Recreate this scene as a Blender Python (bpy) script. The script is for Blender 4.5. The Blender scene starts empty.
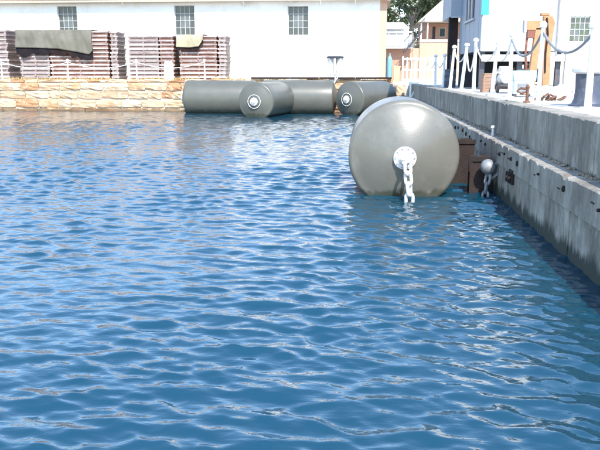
import bpy, bmesh, math, random
import numpy as np
from mathutils import Vector, Matrix, noise
R = math.radians
random.seed(7)
SC = bpy.context.scene
COL = SC.collection

# ------------------------------------------------------------------ camera, sky, sun, exposure
cd = bpy.data.cameras.new('camera'); cam = bpy.data.objects.new('camera', cd); COL.objects.link(cam)
cam.location = (0, 0, 2.6); cam.rotation_euler = (R(90 - 11.947), 0, R(4.765))
cd.sensor_width = 36; cd.lens = 42.96; cd.clip_start = 0.05; cd.clip_end = 6000
SC.camera = cam
SUN = Vector((0.21, -0.65, 0.74)).normalized()
w = bpy.data.worlds.new('World'); SC.world = w; w.use_nodes = True
wn = w.node_tree.nodes; wl = w.node_tree.links
sky = wn.new('ShaderNodeTexSky'); sky.sky_type = 'NISHITA'; sky.sun_disc = False
sky.sun_elevation = math.asin(SUN.z); sky.sun_rotation = math.atan2(SUN.x, SUN.y)
sky.air_density = 1.2; sky.dust_density = 0.4; sky.ozone_density = 4.0
wl.new(sky.outputs[0], wn['Background'].inputs[0]); wn['Background'].inputs[1].default_value = 0.15
sl = bpy.data.lights.new('sun', 'SUN'); sl.energy = 2.7; sl.angle = R(0.6); sl.color = (1, 0.955, 0.88)
so = bpy.data.objects.new('sun', sl); COL.objects.link(so)
so.rotation_euler = (-SUN).to_track_quat('-Z', 'Y').to_euler()
VS = SC.view_settings
VS.view_transform = 'Standard'; VS.look = 'None'; VS.gamma = 1; VS.use_curve_mapping = False; VS.exposure = 1.65

# ------------------------------------------------------------------ materials
MATS = {}
def mat(name, c1, c2=None, rough=0.7, scale=3.0, metal=0.0, bump=0.0, bscale=None, coord='Object', stretch=None,
        dirt=None, dscale=1.2, damt=0.5, rnd=0.0, spec=0.5):
    """two-tone noise material, optional third tone in patches (dirt), bump, per-object value change"""
    m = bpy.data.materials.new(name); m.use_nodes = True
    n = m.node_tree.nodes; l = m.node_tree.links; b = n['Principled BSDF']
    b.inputs['Roughness'].default_value = rough; b.inputs['Metallic'].default_value = metal
    b.inputs['Specular IOR Level'].default_value = spec
    tc = n.new('ShaderNodeTexCoord'); mp = n.new('ShaderNodeMapping')
    l.new(tc.outputs[coord], mp.inputs[0])
    if coord == 'Object':
        oi = n.new('ShaderNodeObjectInfo'); va = n.new('ShaderNodeVectorMath'); va.operation = 'SCALE'
        l.new(oi.outputs['Location'], va.inputs[0]); va.inputs['Scale'].default_value = 1.0
        l.new(va.outputs[0], mp.inputs['Location'])
    if stretch: mp.inputs['Scale'].default_value = stretch
    t = n.new('ShaderNodeTexNoise'); t.inputs['Scale'].default_value = scale; t.inputs['Detail'].default_value = 7
    t.inputs['Roughness'].default_value = 0.65
    l.new(mp.outputs[0], t.inputs['Vector'])
    r = n.new('ShaderNodeValToRGB'); r.color_ramp.elements[0].position = 0.3; r.color_ramp.elements[1].position = 0.72
    r.color_ramp.elements[0].color = (*c1, 1); r.color_ramp.elements[1].color = (*(c2 or c1), 1)
    l.new(t.outputs['Fac'], r.inputs[0]); out = r.outputs[0]
    if dirt:
        t2 = n.new('ShaderNodeTexNoise'); t2.inputs['Scale'].default_value = dscale; t2.inputs['Detail'].default_value = 9
        t2.inputs['Roughness'].default_value = 0.7
        l.new(mp.outputs[0], t2.inputs['Vector'])
        r2 = n.new('ShaderNodeValToRGB'); r2.color_ramp.elements[0].position = 0.5; r2.color_ramp.elements[1].position = 0.68
        r2.color_ramp.elements[1].color = (damt, damt, damt, 1)
        l.new(t2.outputs['Fac'], r2.inputs[0])
        mx = n.new('ShaderNodeMixRGB'); l.new(r2.outputs[0], mx.inputs[0]); l.new(out, mx.inputs[1])
        mx.inputs[2].default_value = (*dirt, 1); out = mx.outputs[0]
    if rnd:
        oi2 = n.new('ShaderNodeObjectInfo'); mr = n.new('ShaderNodeMapRange')
        mr.inputs['To Min'].default_value = 1 - rnd; mr.inputs['To Max'].default_value = 1 + rnd
        l.new(oi2.outputs['Random'], mr.inputs['Value'])
        hs = n.new('ShaderNodeHueSaturation'); l.new(mr.outputs[0], hs.inputs['Value']); l.new(out, hs.inputs['Color'])
        out = hs.outputs[0]
    l.new(out, b.inputs['Base Color'])
    if bump:
        t3 = n.new('ShaderNodeTexNoise'); t3.inputs['Scale'].default_value = bscale or scale * 6; t3.inputs['Detail'].default_value = 6
        l.new(mp.outputs[0], t3.inputs['Vector'])
        bp = n.new('ShaderNodeBump'); bp.inputs['Strength'].default_value = bump; bp.inputs['Distance'].default_value = 0.03
        l.new(t3.outputs['Fac'], bp.inputs['Height']); l.new(bp.outputs[0], b.inputs['Normal'])
    MATS[name] = m
    return m

mat('white_wall', (.74, .73, .70), (.82, .81, .79), .8, .7, bump=.15, bscale=9, dirt=(.5, .46, .40), dscale=.5, damt=.5)
mat('white_paint', (.72, .72, .70), (.82, .82, .80), .5, 6, dirt=(.45, .33, .22), dscale=3, damt=.45)
mat('window_paint', (.36, .37, .36), (.46, .46, .44), .6, 8)
mat('fascia', (.36, .29, .22), (.45, .38, .3), .7, 4)
mat('tile_roof', (.30, .17, .12), (.40, .26, .2), .8, 5, bump=.3)
mat('house_roof', (.46, .36, .26), (.55, .45, .33), .75, 3, bump=.2, bscale=25)
mat('gap_shade', (.03, .03, .035), (.05, .05, .055), .9, 2)  # near-black colour stands in for the shade inside openings
mat('dark_steel', (.035, .04, .055), (.07, .075, .09), .55, 5, dirt=(.16, .09, .06), dscale=2, damt=.5)
mat('dark_navy', (.035, .045, .075), (.06, .07, .10), .5, 4, dirt=(.2, .19, .18), dscale=5, damt=.35)
mat('rust', (.12, .055, .035), (.22, .11, .065), .9, 6, bump=.5, dirt=(.07, .04, .03), dscale=4, damt=.7)
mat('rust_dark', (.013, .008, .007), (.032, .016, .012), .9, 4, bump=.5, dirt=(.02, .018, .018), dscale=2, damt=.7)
mat('pallet_red', (.17, .085, .06), (.26, .14, .10), .8, 3, bump=.2, dirt=(.34, .28, .26), dscale=1.3, damt=.6, rnd=.15)
mat('pallet_pale', (.22, .165, .145), (.32, .255, .23), .8, 3, bump=.2, dirt=(.15, .09, .085), dscale=1.1, damt=.6, rnd=.15)
mat('pallet_edge', (.32, .25, .24), (.52, .46, .45), .7, 4, dirt=(.22, .12, .10), dscale=1.5, damt=.8, rnd=.3)
mat('tarp_grey', (.105, .098, .074), (.145, .135, .102), .75, 1.2, bump=.3, bscale=4, dirt=(.19, .178, .14), dscale=.7, damt=.5)
mat('tarp_tan', (.30, .26, .17), (.37, .33, .22), .75, 1.5, bump=.3, bscale=4)
mat('tarp_shadow_lining', (.010, .010, .014), (.02, .017, .018), .8, 2, dirt=(.05, .022, .014), dscale=.4, damt=.7, spec=.04)  # black flap colour also paints the dark shadow under the canvas hem
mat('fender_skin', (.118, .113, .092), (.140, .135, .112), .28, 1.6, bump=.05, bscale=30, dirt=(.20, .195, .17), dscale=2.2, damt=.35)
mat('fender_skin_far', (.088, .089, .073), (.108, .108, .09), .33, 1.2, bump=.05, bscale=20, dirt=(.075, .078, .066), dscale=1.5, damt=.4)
mat('galvanised', (.62, .62, .60), (.74, .74, .73), .42, 8, metal=.15, dirt=(.35, .27, .2), dscale=9, damt=.5)
mat('galv_dull', (.17, .18, .19), (.27, .285, .30), .5, 8, metal=.2, dirt=(.22, .16, .12), dscale=9, damt=.6)
mat('mortar', (.34, .26, .18), (.62, .55, .45), .9, 4, bump=.5)
mat('orange_paint', (.40, .16, .065), (.50, .24, .11), .55, 3, dirt=(.28, .10, .04), dscale=2.5, damt=.7)
mat('brown_paint', (.16, .05, .03), (.22, .08, .05), .6, 4)
mat('clad_shade_blue', (.25, .29, .34), (.30, .34, .39), .55, .9, dirt=(.42, .45, .5), dscale=.7, damt=.4)  # blue grey stands in for shade on the shed's white cladding
mat('cyan_sign', (.03, .35, .55), (.04, .40, .60), .5, 3)
mat('pale_green', (.36, .60, .60), (.44, .68, .66), .45, 3, dirt=(.4, .42, .4), dscale=4, damt=.4)
mat('grey_panel', (.33, .35, .38), (.42, .44, .46), .5, 5)
mat('crate_wood', (.27, .16, .11), (.38, .25, .18), .8, 4, stretch=(1, 1, 8), bump=.2)
mat('rubber', (.02, .02, .02), (.035, .035, .035), .8, 6)
mat('rope_white', (.66, .65, .62), (.78, .77, .75), .8, 12, bump=.3)
mat('tree_bark', (.16, .13, .10), (.27, .23, .19), .9, 6, bump=.4)
mat('leaf_dark', (.06, .085, .04), (.11, .14, .065), .55, .5)
mat('leaf_light', (.10, .13, .055), (.16, .18, .09), .55, .5)
mat('dry_grass', (.42, .27, .10), (.55, .4, .17), .9, 2)
mat('weed', (.05, .07, .025), (.11, .09, .04), .9, 4)
mat('blue_plastic', (.12, .30, .42), (.18, .36, .48), .45, 3)
mat('yellow_plastic', (.62, .48, .2), (.68, .54, .26), .45, 3)
mat('balcony_glass', (.50, .58, .55), (.58, .64, .6), .25, 1)
mat('land', (.36, .33, .28), (.45, .41, .35), .95, .2, coord='Generated')
mat('debris', (.22, .17, .12), (.42, .35, .26), .9, 9, bump=.5, rnd=.3)
mat('apron', (.42, .395, .35), (.52, .49, .44), .9, .9, bump=.3, bscale=14, dirt=(.32, .27, .2), dscale=.7, damt=.6)

def slime(name, z1):
    """weed and scum band where the sea has wetted the skin, ragged upper edge, with drip streaks above"""
    m = MATS[name]; n = m.node_tree.nodes; l = m.node_tree.links; b = n['Principled BSDF']
    src = b.inputs['Base Color'].links[0].from_socket
    g = n.new('ShaderNodeNewGeometry'); sp = n.new('ShaderNodeSeparateXYZ'); l.new(g.outputs['Position'], sp.inputs[0])
    mp = n.new('ShaderNodeMapping'); mp.inputs['Scale'].default_value = (1, 1, .25); l.new(g.outputs['Position'], mp.inputs[0])
    t = n.new('ShaderNodeTexNoise'); t.inputs['Scale'].default_value = 5; t.inputs['Detail'].default_value = 8; l.new(mp.outputs[0], t.inputs['Vector'])
    ma = n.new('ShaderNodeMath'); ma.operation = 'MULTIPLY_ADD'; l.new(t.outputs['Fac'], ma.inputs[0]); ma.inputs[1].default_value = -.5; l.new(sp.outputs[2], ma.inputs[2])
    mr = n.new('ShaderNodeMapRange'); mr.inputs[1].default_value = z1 - .25; mr.inputs[2].default_value = z1 - .33; mr.inputs[4].default_value = .75
    l.new(ma.outputs[0], mr.inputs[0])
    mx = n.new('ShaderNodeMixRGB'); l.new(mr.outputs[0], mx.inputs[0]); l.new(src, mx.inputs[1]); mx.inputs[2].default_value = (.045, .048, .03, 1)
    t2 = n.new('ShaderNodeTexNoise'); t2.inputs['Scale'].default_value = 9; t2.inputs['Detail'].default_value = 10; t2.inputs['Roughness'].default_value = .8; l.new(mp.outputs[0], t2.inputs['Vector'])
    mr2 = n.new('ShaderNodeMapRange'); mr2.inputs[1].default_value = .60; mr2.inputs[2].default_value = .72; mr2.inputs[4].default_value = .3; l.new(t2.outputs['Fac'], mr2.inputs[0])
    mx2 = n.new('ShaderNodeMixRGB'); l.new(mr2.outputs[0], mx2.inputs[0]); l.new(mx.outputs[0], mx2.inputs[1]); mx2.inputs[2].default_value = (.085, .08, .06, 1)
    l.new(mx2.outputs[0], b.inputs['Base Color'])
    mr3 = n.new('ShaderNodeMapRange'); mr3.inputs[3].default_value = b.inputs['Roughness'].default_value - .06; mr3.inputs[4].default_value = b.inputs['Roughness'].default_value + .14
    l.new(t2.outputs['Fac'], mr3.inputs[0]); l.new(mr3.outputs[0], b.inputs['Roughness'])
slime('fender_skin', .17); slime('fender_skin_far', .22)
def glass_mat(name, col, rough=.06):
    m = mat(name, col, tuple(c * 1.5 for c in col), rough, 1.5); return m
glass_mat('pane_dark', (.035, .042, .045)); glass_mat('pane_grey', (.075, .085, .09), .12); glass_mat('pane_green_reflect', (.045, .065, .045))  # the green panes have a reflection put into their colour

def brick_mat(name, c1, c2, mortar, sc=1.0):
    m = bpy.data.materials.new(name); m.use_nodes = True; n = m.node_tree.nodes; l = m.node_tree.links
    b = n['Principled BSDF']; b.inputs['Roughness'].default_value = .85
    tc = n.new('ShaderNodeTexCoord'); mp = n.new('ShaderNodeMapping'); mp.inputs['Rotation'].default_value = (R(90), 0, 0)
    l.new(tc.outputs['Object'], mp.inputs[0])
    t = n.new('ShaderNodeTexBrick'); t.inputs['Color1'].default_value = (*c1, 1); t.inputs['Color2'].default_value = (*c2, 1)
    t.inputs['Mortar'].default_value = (*mortar, 1); t.inputs['Scale'].default_value = 4 * sc; t.inputs['Mortar Size'].default_value = .02
    l.new(mp.outputs[0], t.inputs['Vector']); l.new(t.outputs[0], b.inputs['Base Color']); MATS[name] = m
brick_mat('brick_red_shade', (.32, .15, .10), (.40, .20, .13), (.45, .38, .32))  # deeper red puts the shade of the recessed walls into the brick
brick_mat('brick_orange', (.46, .26, .17), (.52, .31, .21), (.5, .42, .36))

def concrete_wall_mat(name, base1, base2, dark, lightc):
    """weathered concrete: mottled base, vertical run-off streaks, dark tide band near the water, rust bleeding"""
    m = bpy.data.materials.new(name); m.use_nodes = True; n = m.node_tree.nodes; l = m.node_tree.links
    b = n['Principled BSDF']; b.inputs['Roughness'].default_value = .88
    g = n.new('ShaderNodeNewGeometry')
    def nz(scale, stretch, detail=8, ro=.65):
        mp = n.new('ShaderNodeMapping'); mp.inputs['Scale'].default_value = stretch; l.new(g.outputs['Position'], mp.inputs[0])
        t = n.new('ShaderNodeTexNoise'); t.inputs['Scale'].default_value = scale; t.inputs['Detail'].default_value = detail
        t.inputs['Roughness'].default_value = ro; l.new(mp.outputs[0], t.inputs['Vector']); return t.outputs['Fac']
    def ramp(fac, p0, p1, a=0., bb=1.):
        r = n.new('ShaderNodeMapRange'); r.inputs[1].default_value = p0; r.inputs[2].default_value = p1
        r.inputs[3].default_value = a; r.inputs[4].default_value = bb; l.new(fac, r.inputs[0]); return r.outputs[0]
    def mixc(f, a, c):
        x = n.new('ShaderNodeMixRGB'); l.new(f, x.inputs[0])
        for i, v in ((1, a), (2, c)):
            if isinstance(v, tuple): x.inputs[i].default_value = (*v, 1)
            else: l.new(v, x.inputs[i])
        return x.outputs[0]
    c = mixc(ramp(nz(1.1, (1, 1, 1)), .3, .7), base1, base2)
    c = mixc(ramp(nz(1.6, (1, 1, .3), 10, .75), .42, .62, 0, .8), c, dark)
    c = mixc(ramp(nz(1.5, (1, 1, .4), 10, .75), .52, .66, 0, .65), c, lightc)
    c = mixc(ramp(nz(1.3, (1, 1, .25), 8, .75), .60, .70, 0, .7), c, (.20, .11, .065))
    c = mixc(ramp(nz(14, (1, 1, 1), 4), .62, .72, 0, .6), c, (.09, .085, .08))
    sp = n.new('ShaderNodeSeparateXYZ'); l.new(g.outputs['Position'], sp.inputs[0])
    ad = n.new('ShaderNodeMath'); ad.operation = 'ADD'; l.new(sp.outputs[2], ad.inputs[0])
    l.new(ramp(nz(3, (1, 1, .3)), .2, .8, -.22, .22), ad.inputs[1])
    tide = ramp(ad.outputs[0], .30, .16)
    c = mixc(tide, c, (.035, .04, .03))
    l.new(c, b.inputs['Base Color'])
    bp = n.new('ShaderNodeBump'); bp.inputs['Strength'].default_value = .55; bp.inputs['Distance'].default_value = .03
    l.new(nz(9, (1, 1, .6), 9, .7), bp.inputs['Height']); l.new(bp.outputs[0], b.inputs['Normal'])
    MATS[name] = m
concrete_wall_mat('quay_concrete', (.22, .198, .158), (.35, .315, .255), (.09, .082, .065), (.48, .445, .38))
concrete_wall_mat('quay_concrete_top', (.26, .235, .19), (.37, .335, .28), (.115, .10, .08), (.46, .43, .37))

def stone_mat():
    m = bpy.data.materials.new('sandstone'); m.use_nodes = True; n = m.node_tree.nodes; l = m.node_tree.links
    b = n['Principled BSDF']; b.inputs['Roughness'].default_value = .9
    oi = n.new('ShaderNodeObjectInfo'); r = n.new('ShaderNodeValToRGB'); r.color_ramp.interpolation = 'LINEAR'
    e = r.color_ramp.elements; e[0].color = (.50, .38, .24, 1); e[1].color = (.42, .21, .10, 1)
    for p, c in ((.3, (.44, .29, .17, 1)), (.55, (.54, .43, .30, 1)), (.8, (.36, .20, .11, 1))):
        x = e.new(p); x.color = c
    l.new(oi.outputs['Random'], r.inputs[0])
    g = n.new('ShaderNodeNewGeometry')
    t = n.new('ShaderNodeTexNoise'); t.inputs['Scale'].default_value = .9; t.inputs['Detail'].default_value = 9; t.inputs['Roughness'].default_value = .7
    l.new(g.outputs['Position'], t.inputs['Vector'])
    mr = n.new('ShaderNodeMapRange'); mr.inputs[1].default_value = .5; mr.inputs[2].default_value = .68; mr.inputs[4].default_value = .8
    l.new(t.outputs['Fac'], mr.inputs[0])
    mx = n.new('ShaderNodeMixRGB'); l.new(mr.outputs[0], mx.inputs[0]); l.new(r.outputs[0], mx.inputs[1]); mx.inputs[2].default_value = (.34, .17, .07, 1)
    t2 = n.new('ShaderNodeTexNoise'); t2.inputs['Scale'].default_value = 3.3; t2.inputs['Detail'].default_value = 8
    l.new(g.outputs['Position'], t2.inputs['Vector'])
    mr2 = n.new('ShaderNodeMapRange'); mr2.inputs[1].default_value = .58; mr2.inputs[2].default_value = .7; mr2.inputs[4].default_value = .7
    l.new(t2.outputs['Fac'], mr2.inputs[0])
    mx2 = n.new('ShaderNodeMixRGB'); l.new(mr2.outputs[0], mx2.inputs[0]); l.new(mx.outputs[0], mx2.inputs[1]); mx2.inputs[2].default_value = (.68, .62, .5, 1)
    sp = n.new('ShaderNodeSeparateXYZ'); l.new(g.outputs['Position'], sp.inputs[0])
    ma = n.new('ShaderNodeMath'); ma.operation = 'MULTIPLY_ADD'; l.new(t2.outputs['Fac'], ma.inputs[0]); ma.inputs[1].default_value = -.6; l.new(sp.outputs[2], ma.inputs[2])
    tr = n.new('ShaderNodeMapRange'); tr.inputs[1].default_value = -.04; tr.inputs[2].default_value = -.16; tr.inputs[4].default_value = .85; l.new(ma.outputs[0], tr.inputs[0])
    mx3 = n.new('ShaderNodeMixRGB'); l.new(tr.outputs[0], mx3.inputs[0]); l.new(mx2.outputs[0], mx3.inputs[1]); mx3.inputs[2].default_value = (.12, .075, .035, 1)
    l.new(mx3.outputs[0], b.inputs['Base Color'])
    bp = n.new('ShaderNodeBump'); bp.inputs['Strength'].default_value = .9; bp.inputs['Distance'].default_value = .06
    l.new(t2.outputs['Fac'], bp.inputs['Height']); l.new(bp.outputs[0], b.inputs['Normal']); MATS['sandstone'] = m
stone_mat()

def water_mat():
    m = bpy.data.materials.new('sea_water'); m.use_nodes = True; n = m.node_tree.nodes; l = m.node_tree.links
    b = n['Principled BSDF']; b.inputs['Base Color'].default_value = (.001, .036, .061, 1)
    b.inputs['Roughness'].default_value = .05; b.inputs['IOR'].default_value = 1.85
    g = n.new('ShaderNodeNewGeometry')
    prev = None
    for sc, st, dist, stretch in ((3.2, .45, .035, (.45, 1, 1)), (7, .6, .016, (.5, 1, 1)), (20, .3, .006, (.6, 1, 1))):
        mp = n.new('ShaderNodeMapping'); mp.inputs['Scale'].default_value = stretch; mp.inputs['Rotation'].default_value = (0, 0, R(10))
        l.new(g.outputs['Position'], mp.inputs[0])
        t = n.new('ShaderNodeTexNoise'); t.inputs['Scale'].default_value = sc; t.inputs['Detail'].default_value = 3; t.inputs['Distortion'].default_value = .25
        l.new(mp.outputs[0], t.inputs['Vector'])
        bp = n.new('ShaderNodeBump'); bp.inputs['Strength'].default_value = st; bp.inputs['Distance'].default_value = dist
        l.new(t.outputs['Fac'], bp.inputs['Height'])
        if prev: l.new(prev, bp.inputs['Normal'])
        prev = bp.outputs[0]
    l.new(prev, b.inputs['Normal']); MATS['sea_water'] = m
water_mat()

# ------------------------------------------------------------------ mesh helpers
class MB:
    def __init__(s): s.v = []; s.f = []
    def add(s, vs, fs):
        o = len(s.v); s.v += [tuple(q) for q in vs]; s.f += [tuple(i + o for i in q) for q in fs]; return s
    def box(s, c, size, rot=None):
        hx, hy, hz = size[0] / 2, size[1] / 2, size[2] / 2
        vs = [Vector((x * hx, y * hy, z * hz)) for z in (-1, 1) for y in (-1, 1) for x in (-1, 1)]
        if rot is not None: vs = [rot @ q for q in vs]
        vs = [q + Vector(c) for q in vs]
        return s.add(vs, [(0, 2, 3, 1), (4, 5, 7, 6), (0, 1, 5, 4), (2, 6, 7, 3), (0, 4, 6, 2), (1, 3, 7, 5)])
    def b2(s, x0, x1, y0, y1, z0, z1):
        return s.box(((x0 + x1) / 2, (y0 + y1) / 2, (z0 + z1) / 2), (x1 - x0, y1 - y0, z1 - z0))
    def tube(s, pts, r, n=8, closed=False, caps=True):
        pts = [Vector(q) for q in pts]; k = len(pts)
        rs = r if isinstance(r, (list, tuple)) else [r] * k
        vs = []; prev = None
        for i, q in enumerate(pts):
            if closed: t = pts[(i + 1) % k] - pts[i - 1]
            else: t = pts[min(i + 1, k - 1)] - pts[max(i - 1, 0)]
            t.normalize()
            if prev is None:
                a = Vector((0, 0, 1)) if abs(t.z) < .9 else Vector((1, 0, 0)); u = t.cross(a).normalized()
            else: u = (prev - t * prev.dot(t)).normalized()
            prev = u; wv = t.cross(u)
            for j in range(n):
                a = 2 * math.pi * j / n; vs.append(q + (u * math.cos(a) + wv * math.sin(a)) * rs[i])
        fs = []
        for i in range(k if closed else k - 1):
            for j in range(n):
                a = i * n + j; b = i * n + (j + 1) % n; i2 = (i + 1) % k
                fs.append((a, b, i2 * n + (j + 1) % n, i2 * n + j))
        if caps and not closed: fs += [tuple(range(n))[::-1], tuple(range((k - 1) * n, k * n))]
        return s.add(vs, fs)
    def lathe(s, prof, n=32, axis='Z', c=(0, 0, 0)):
        """prof: list of (radius, height)"""
        vs = []; fs = []
        for r, h in prof:
            for j in range(n):
                a = 2 * math.pi * j / n
                q = (r * math.cos(a), r * math.sin(a), h)
                if axis == 'Y': q = (q[0], q[2], q[1])
                vs.append((q[0] + c[0], q[1] + c[1], q[2] + c[2]))
        k = len(prof)
        for i in range(k - 1):
            for j in range(n):
                f = (i * n + j, i * n + (j + 1) % n, (i + 1) * n + (j + 1) % n, (i + 1) * n + j)
                fs.append(f[::-1] if axis == 'Y' else f)
        fs += [tuple(range(n))[::-1], tuple(range((k - 1) * n, k * n))] if axis != 'Y' else [tuple(range(n)), tuple(range((k - 1) * n, k * n))[::-1]]
        return s.add(vs, fs)
    def mesh(s, name, m, smooth=False):
        me = bpy.data.meshes.new(name); me.from_pydata(s.v, [], s.f); me.update()
        bm = bmesh.new(); bm.from_mesh(me); bmesh.ops.recalc_face_normals(bm, faces=bm.faces); bm.to_mesh(me); bm.free()
        me.materials.append(MATS[m])
        if smooth:
            me.polygons.foreach_set('use_smooth', [True] * len(me.polygons)); me.set_sharp_from_angle(angle=R(38))
        return me
    def build(s, name, m, parent=None, smooth=False, bevel=0, loc=None):
        return link(name, s.mesh(name, m, smooth), parent, bevel, loc)
def link(name, me, parent=None, bevel=0, loc=None, rot=None):
    o = bpy.data.objects.new(name, me); COL.objects.link(o)
    if parent: o.parent = parent
    if loc: o.location = loc
    if rot: o.rotation_euler = rot
    if bevel:
        md = o.modifiers.new('bevel', 'BEVEL'); md.width = bevel; md.segments = 2; md.limit_method = 'ANGLE'
    return o
def tag(o, label=None, cat=None, group=None, kind=None):
    if label: o['label'] = label
    if cat: o['category'] = cat
    if group: o['group'] = group
    if kind: o['kind'] = kind
    return o
def thing(name, label, cat, loc=(0, 0, 0), rz=0, group=None):
    o = bpy.data.objects.new(name, None); COL.objects.link(o); o.location = loc; o.rotation_euler = (0, 0, rz)
    return tag(o, label, cat, group)
def copy_tree(o, parent=None):
    c = o.copy(); COL.objects.link(c); c.parent = parent
    for ch in list(o.children): copy_tree(ch, c)
    return c
def sag(a, b, d, n=14):
    a = Vector(a); b = Vector(b)
    return [a.lerp(b, i / n) - Vector((0, 0, d * 4 * (i / n) * (1 - i / n))) for i in range(n + 1)]
def link_path(L, W, n=6):
    """stadium-shaped loop in XZ, centred, long axis Z"""
    h = L / 2 - W / 2; p = []
    for i in range(n + 1): a = math.pi * i / n; p.append((W / 2 * math.cos(a), 0, h + W / 2 * math.sin(a)))
    for i in range(n + 1): a = math.pi + math.pi * i / n; p.append((W / 2 * math.cos(a), 0, -h + W / 2 * math.sin(a)))
    return p
def chain_links(parent, pts, L, W, r, m):
    """links strung along a polyline, alternately turned a quarter"""
    me = MB().tube(link_path(L - 2 * r, W - 2 * r), r, 8, closed=True).mesh('link', m, True)
    pts = [Vector(q) for q in pts]; pitch = L - 3.3 * r
    seg = 0; pos = pts[0].copy(); k = 0; d = 0.
    lens = [(pts[i + 1] - pts[i]).length for i in range(len(pts) - 1)]; tot = sum(lens)
    def at(s):
        for i, q in enumerate(lens):
            if s <= q or i == len(lens) - 1: return pts[i].lerp(pts[i + 1], s / q), (pts[i + 1] - pts[i]).normalized()
            s -= q
    s = L / 2
    while s < tot:
        p, t = at(s)
        q = t.to_track_quat('Z', 'Y') @ Matrix.Rotation(R(90 * (k % 2) + random.uniform(-14, 14)), 3, 'Z').to_quaternion()
        o = link('link', me, parent, loc=p); o.rotation_mode = 'QUATERNION'; o.rotation_quaternion = q
        k += 1; s += pitch
ORD = ['top', 'second', 'third', 'fourth', 'fifth', 'sixth', 'seventh', 'eighth', 'ninth', 'tenth', 'eleventh', 'twelfth', 'thirteenth']

# ------------------------------------------------------------------ water
def build_water():
    rng = np.random.default_rng(3)
    rows = list(np.linspace(-60, 2.5, 60))
    y = 2.5
    while y < 50.3:
        y += .016 + .0016 * y; rows.append(y)
    rows = np.array(rows); nc = 680
    u = np.linspace(0, 1, nc)
    ya = np.clip(rows, 2.5, None)
    xl = np.where(rows < 2.5, -8 - (2.5 - rows) * 1.5, -6 - .66 * ya)
    X = 3.35 + (xl[:, None] - 3.35) * (1 - u[None, :]); Y = np.repeat(rows[:, None], nc, 1)
    dy = np.gradient(rows)[:, None] * np.ones_like(X); dx = (np.abs(xl - 3.35) / nc)[:, None]
    step = np.maximum(dy, dx)
    Z = np.zeros_like(X); DX = np.zeros_like(X); DY = np.zeros_like(X)
    N = 120
    lam = np.exp(rng.uniform(np.log(.10), np.log(.9), N))
    th = R(80) + rng.normal(0, R(29), N)
    ph = rng.uniform(0, 2 * np.pi, N)
    # patchiness: gusts change the ripple height slowly over the surface
    gust = 1 + .35 * np.sin(.35 * X + .22 * Y + 1) * np.sin(.18 * Y - .25 * X + 2) + .2 * np.sin(1.1 * X - .5 * Y)
    for i in range(N):
        k = 2 * np.pi / lam[i]; a = .0049 * lam[i] / (1 + (lam[i] / .7) ** 2.5)
        att = np.clip((lam[i] / step - 3) / 4, 0, 1)
        if att.max() <= 0: continue
        c, s = np.cos(th[i]), np.sin(th[i])
        P = k * (c * X + s * Y) + ph[i] + .5 * np.sin(.9 * X + ph[i] * 3) + .35 * np.sin(.7 * Y - .8 * X + ph[i])
        A = a * att * (gust if lam[i] < 1.2 else 1)
        Z += A * np.sin(P); q = .75 * A * np.cos(P); DX += c * q; DY += s * q
    V = np.stack([np.minimum(X + DX, 3.4), Y + DY, Z], -1).reshape(-1, 3)
    nr = len(rows)
    idx = np.arange(nr * nc).reshape(nr, nc)
    F = np.stack([idx[:-1, :-1], idx[:-1, 1:], idx[1:, 1:], idx[1:, :-1]], -1).reshape(-1, 4)
    me = bpy.data.meshes.new('water')
    me.vertices.add(len(V)); me.vertices.foreach_set('co', V.ravel())
    me.loops.add(F.size); me.loops.foreach_set('vertex_index', F.ravel().astype(np.int32))
    me.polygons.add(len(F)); me.polygons.foreach_set('loop_start', np.arange(0, F.size, 4, dtype=np.int32))
    me.polygons.foreach_set('use_smooth', np.ones(len(F), bool))
    me.update(calc_edges=True); me.materials.append(MATS['sea_water'])
    o = bpy.data.objects.new('water', me); COL.objects.link(o); tag(o, kind='structure')
build_water()

# ------------------------------------------------------------------ ground
QZ = 1.92; AZ = 2.12
tag(MB().b2(-900, 900, 58, 2500, 1.0, 1.90).build('ground', 'land'), kind='structure')
tag(MB().b2(3.62, 60, -14, 50.4, .6, QZ).b2(2.3, 60, 50.4, 57.99, .6, QZ - .004).build('quay_apron', 'apron'), kind='structure')
tag(MB().b2(-60, 2.296, 50.75, 57.98, .4, AZ).build('far_apron', 'apron'), kind='structure')

# ------------------------------------------------------------------ quay wall
qw = thing('quay_wall', 'weathered grey concrete quay wall in shade with a stepped ledge above the water', 'quay wall', (3, 0, 0))
y = -14.0; k = 0
rq = random.Random(5)
while y < 50:
    L = 4.05; e = min(y + L, 50.3)
    j = rq.uniform(-.008, .008)
    MB().b2(0 + j, .62, y + .006, e - .006, -.9, .70).build('wall_panel', 'quay_concrete', qw, bevel=.012)
    y = e
y = -14.0
def rough_beam(x0, x1, y0, y1, z0, z1, n, amp, seed):
    """long concrete beam whose upper arris is chipped"""
    r = random.Random(seed); m = MB(); st = []
    for i in range(n + 1):
        yy = y0 + (y1 - y0) * i / n
        c = amp * (.4 + .6 * abs(noise.noise((yy * 2.3, seed, 0)))) + (amp * 1.3 * r.random() if r.random() < .2 else 0)
        top = z1 + .012 * noise.noise((yy * 1.7, 3.1, seed))
        st.append([(x0, yy, z0), (x0 + .006 * noise.noise((yy * 3, 0, 1)), yy, top - c), (x0 + c * 1.2, yy, top - .1 * c), (x1, yy, top), (x1, yy, z0)])
    vs = [q for s_ in st for q in s_]; fs = []
    for i in range(n):
        for q in range(5):
            a = i * 5 + q; b = i * 5 + (q + 1) % 5; fs.append((a, b, b + 5, a + 5))
    fs += [(0, 1, 2, 3, 4), tuple(range(n * 5, n * 5 + 5))[::-1]]
    return m.add(vs, fs)
k = 0
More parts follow.
